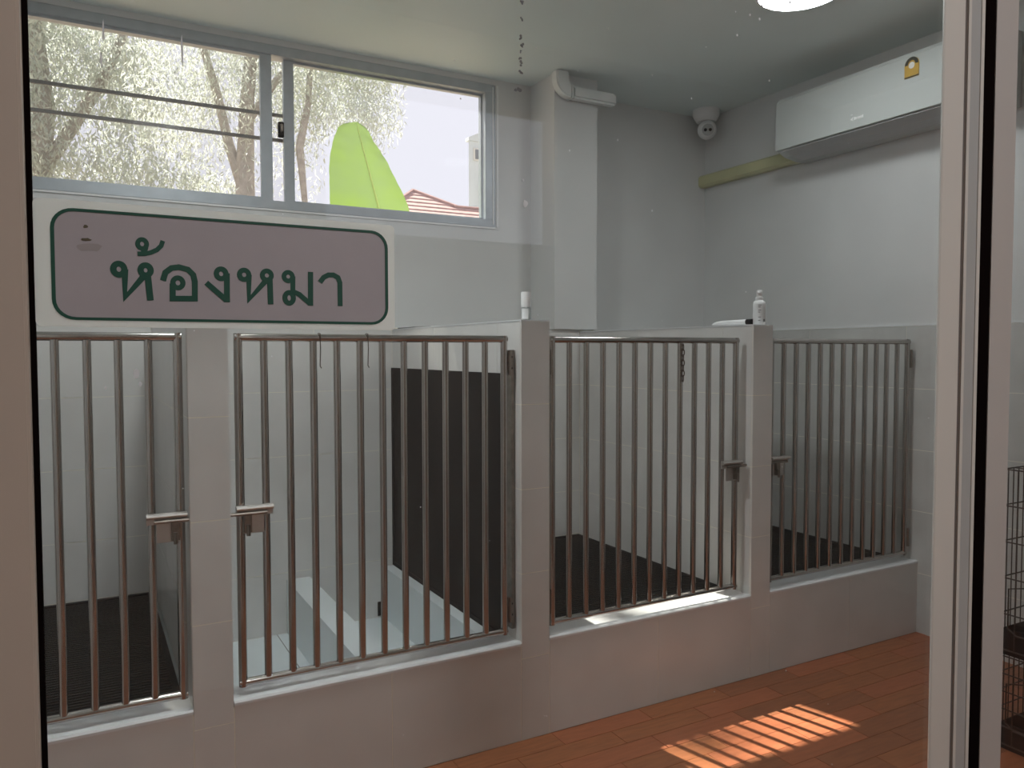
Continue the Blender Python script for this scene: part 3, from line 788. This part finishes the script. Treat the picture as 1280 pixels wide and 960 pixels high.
YT = 10.0
tree_a = tree('slender forked tree with fine drooping leaves beside the window mullion', (1.78, YT, -0.10),
     [([(1.78, YT, -0.10), (1.76, YT, 2.0), (1.77, YT, 3.6), (1.80, YT, 4.4), (1.90, YT, 5.4), (2.0, YT, 7.0)], [0.16, 0.13, 0.11, 0.085, 0.07, 0.04]),
      ([(1.76, YT, 3.35), (1.60, YT + 0.1, 3.95), (1.46, YT, 4.5), (1.2, YT, 5.4), (0.6, YT, 6.8)], [0.075, 0.06, 0.05, 0.04, 0.02]),
      ([(1.80, YT, 4.2), (2.15, YT, 4.75), (2.6, YT, 5.3), (3.1, YT, 5.9)], [0.05, 0.045, 0.035, 0.02]),
      ([(2.42, YT - 0.3, 3.2), (2.36, YT - 0.3, 3.9), (2.5, YT - 0.2, 4.5), (2.6, YT, 5.3)], [0.035, 0.05, 0.04, 0.03])],
     [((2.7, YT, 5.25), (1.15, 0.9, 0.75), 1.7), ((1.9, YT, 5.4), (1.3, 0.9, 0.9), 1.5), ((3.35, YT, 4.7), (0.48, 0.5, 0.42), 0.38), ((2.5, YT, 4.6), (0.6, 0.6, 0.45), 0.35),
      ((1.2, YT, 4.6), (0.8, 0.8, 0.7), 0.55), ((1.8, YT, 3.9), (1.0, 0.8, 0.8), 0.16), ((2.4, YT, 3.9), (0.35, 0.4, 0.6), 0.05), ((3.2, YT, 5.6), (0.55, 0.6, 0.6), 0.6)],
     620, 0.085, 0.015)
def far(p): return (p[0] * 1.16, 13.4 + (p[1] - 11.5) * 1.1, -0.10 if p[2] < 0 else 1.41 + (p[2] - 1.41) * 1.16)
tree('broad bushy tree filling the left panes of the window', far((-0.6, 11.5, -0.10)),
     [([far(p) for p in ((-0.6, 11.5, -0.10), (-0.55, 11.5, 2.5), (-0.4, 11.5, 4.5), (-0.7, 11.5, 7.5), (-1.4, 11.5, 13.0))], [0.26, 0.22, 0.17, 0.12, 0.04]),
      ([far(p) for p in ((-0.45, 11.5, 3.6), (0.3, 11.3, 4.9), (0.9, 11.2, 6.4))], [0.10, 0.08, 0.03]),
      ([far(p) for p in ((-0.5, 11.5, 3.4), (-1.2, 11.6, 4.8), (-1.9, 11.8, 6.3))], [0.10, 0.07, 0.03])],
     [(far(c), q, d) for c, q, d in (((-0.4, 11.5, 5.6), (1.8, 1.2, 1.15), 2.3), ((-0.9, 11.3, 4.2), (1.05, 1.0, 1.05), 1.1), ((0.6, 11.5, 4.7), (1.05, 1.0, 1.05), 0.8), ((0.3, 11.2, 3.7), (0.9, 0.8, 0.6), 0.40),
      ((1.3, 11.2, 3.7), (0.8, 0.7, 0.5), 0.30))] + [((-2.2, 13.3, 14.6), (1.0, 1.0, 1.4), 2.2), ((-3.8, 13.3, 14.6), (1.1, 1.0, 1.4), 1.7), ((-1.4, 13.3, 14.5), (0.42, 0.6, 0.9), 0.55), ((-2.4, 13.3, 11.5), (1.2, 1.0, 1.2), 0.7), ((-0.55, 13.3, 14.7), (0.5, 0.5, 0.45), 0.05), ((-0.86, 13.3, 14.6), (0.08, 0.2, 0.3), 0.05)],  # clusters high above the view are placed to filter and dapple the sun
     800, 0.11, 0.026)

def copy_tree(src, loc, label, k):
    r = src.copy(); COL.objects.link(r)
    r.location = loc; r.scale = (k, k, k); r['label'] = label
    for ch in src.children:
        c = ch.copy(); COL.objects.link(c); c.parent = r
        c.matrix_parent_inverse = ch.matrix_parent_inverse.copy()
    return r
copy_tree(tree_a, (0.2, -5.5, -0.10), 'leafy tree beyond the passage opening, mirrored in the door glass', 0.75)
# banana leaf close outside the window
bn = empty('banana_plant', (1.80, 5.05, -0.10))
tag(bn, 'banana plant raising one broad bright green leaf outside the window', 'banana plant')
def banana(bm):
    zs = [2.05, 2.34, 2.43, 2.52, 2.60, 2.69, 2.79, 2.865, 2.890, 2.903]
    xl = [1.44, 1.425, 1.423, 1.421, 1.418, 1.425, 1.446, 1.475, 1.512, 1.590]
    xr = [2.02, 1.980, 1.950, 1.900, 1.850, 1.800, 1.715, 1.668, 1.640, 1.600]
    V = []
    n = 30
    for k in range(n + 1):
        t = 1 - (1 - k / n) ** 1.7
        z = 2.05 + (2.903 - 2.05) * t
        x = np.interp(z, [2.05, 2.34, 2.60, 2.85, 2.903], [1.775, 1.735, 1.665, 1.597, 1.594])
        a = x - np.interp(z, zs, xl); b = np.interp(z, zs, xr) - x
        rowv = []
        for q in range(-5, 6):
            f = q / 5
            w = (a if f < 0 else b) * f
            yy = 5.0 + 0.22 * abs(w) * abs(f) + 0.004 * math.sin(t * 60 + q) * abs(f)
            rowv.append(bm.verts.new((x + w, yy, z)))
        V.append(rowv)
    for A, B in zip(V, V[1:]):
        for q in range(10): bm.faces.new((A[q], A[q+1], B[q+1], B[q]))
lf = build('leaf_blade', 'banana', bn, banana, smooth=True)
sub_of(lf, 'midrib', 'bananarib', lambda bm: add_tube(bm, [(1.775, 4.99, 2.05), (1.735, 4.992, 2.34), (1.665, 4.994, 2.60), (1.597, 4.996, 2.85), (1.594, 4.998, 2.90)], [0.010, 0.008, 0.006, 0.004, 0.001], 8))
build('stalk', 'bananarib', bn, lambda bm: add_tube(bm, [(1.80, 5.05, -0.10), (1.80, 5.05, 1.2), (1.79, 5.0, 1.8), (1.775, 4.995, 2.06)], [0.09, 0.07, 0.03, 0.014], 10), smooth=True)

# house with a red tiled roof
hs = empty('house', (11.4, 26.5, -0.10))
tag(hs, 'distant house with a red tiled hipped roof low in the window corner', 'house')
box('wall', 'cwall', 8.8, 14.6, 25.4, 29.0, -0.10, 5.9, hs)
def roof_rows(bm):
    n = 9
    # front slope of a hipped roof: apex (10.6, 26.9, 7.25) falling to the eave, in overlapping courses
    for k in range(n):
        t0, t1 = k / n, (k + 1) / n + 0.02
        z0, z1 = 5.7 + 1.55 * t0, 5.7 + 1.55 * t1
        y0, y1 = 24.9 + 2.0 * t0, 24.9 + 2.0 * t1
        xl0 = 8.3 + (10.6 - 8.3) * t0; xl1 = 8.3 + (10.6 - 8.3) * min(t1, 1)
        xr0 = 16.0 if t0 < 0.62 else 16.0 - (16.0 - 10.6) * (t0 - 0.62) / 0.38 * 1.0
        xr1 = 16.0 if t1 < 0.62 else 16.0 - (16.0 - 10.6) * (min(t1, 1) - 0.62) / 0.38 * 1.0
        if t0 >= 0.60: xr0 = 12.0 - (12.0 - 10.7) * (t0 - 0.60) / 0.40; xr1 = 12.0 - (12.0 - 10.7) * (min(t1, 1) - 0.60) / 0.40
        v = [bm.verts.new(p) for p in ((xl0, y0 - 0.06, z0 + 0.0), (xr0, y0 - 0.06, z0 + 0.0), (xr1, y1, z1), (xl1, y1, z1), (xl0, y0 - 0.06, z0 - 0.07), (xr0, y0 - 0.06, z0 - 0.07), (xr1, y1, z1 - 0.08), (xl1, y1, z1 - 0.08))]
        for f in ((0, 1, 2, 3), (7, 6, 5, 4), (0, 4, 5, 1), (1, 5, 6, 2), (2, 6, 7, 3), (3, 7, 4, 0)): bm.faces.new([v[i] for i in f])
rf = build('roof', 'rooft', hs, roof_rows)
sub_of(rf, 'ridge', 'rooft', lambda bm: (add_tube(bm, [(8.3, 24.85, 5.75), (10.62, 26.9, 7.28)], 0.06, 6), add_tube(bm, [(10.62, 26.9, 7.28), (12.0, 26.1, 6.68)], 0.06, 6), add_tube(bm, [(11.9, 26.1, 6.68), (16, 26.1, 6.68)], 0.05, 6)))

ap = empty('apartment_block', (17.2, 32.0, -0.10))
tag(ap, 'tall grey apartment block at the right edge of the window', 'building')
# corner at about (15.29, 32)
build('wall', 'bwall', ap, lambda bm: add_prism(bm, [(15.32, 32.0), (21.0, 32.0), (26.0, 40.0), (19.4, 40.0)], 2, -0.10, 10.9))
build('parapet', 'bwall', ap, lambda bm: add_prism(bm, [(15.30, 10.86), (15.30, 11.0), (21.0, 13.6), (21.0, 10.86)], 1, 31.95, 32.3))
for z in (10.0, 7.4, 4.8):
    w = box('window', 'cwall', 15.55, 16.25, 31.93, 31.99, z, z + 0.55, ap)
    sub_of(w, 'pane', 'wdark', lambda bm: add_box(bm, 15.62, 16.18, 31.91, 31.95, z + 0.06, z + 0.48))
build('drainpipe', 'cwall', ap, lambda bm: add_tube(bm, [(15.9, 31.9, 9.6), (15.8, 31.9, 8.9), (15.85, 31.9, 8.2), (16.1, 31.9, 8.0)], 0.04, 6))

bpy.context.view_layer.update()
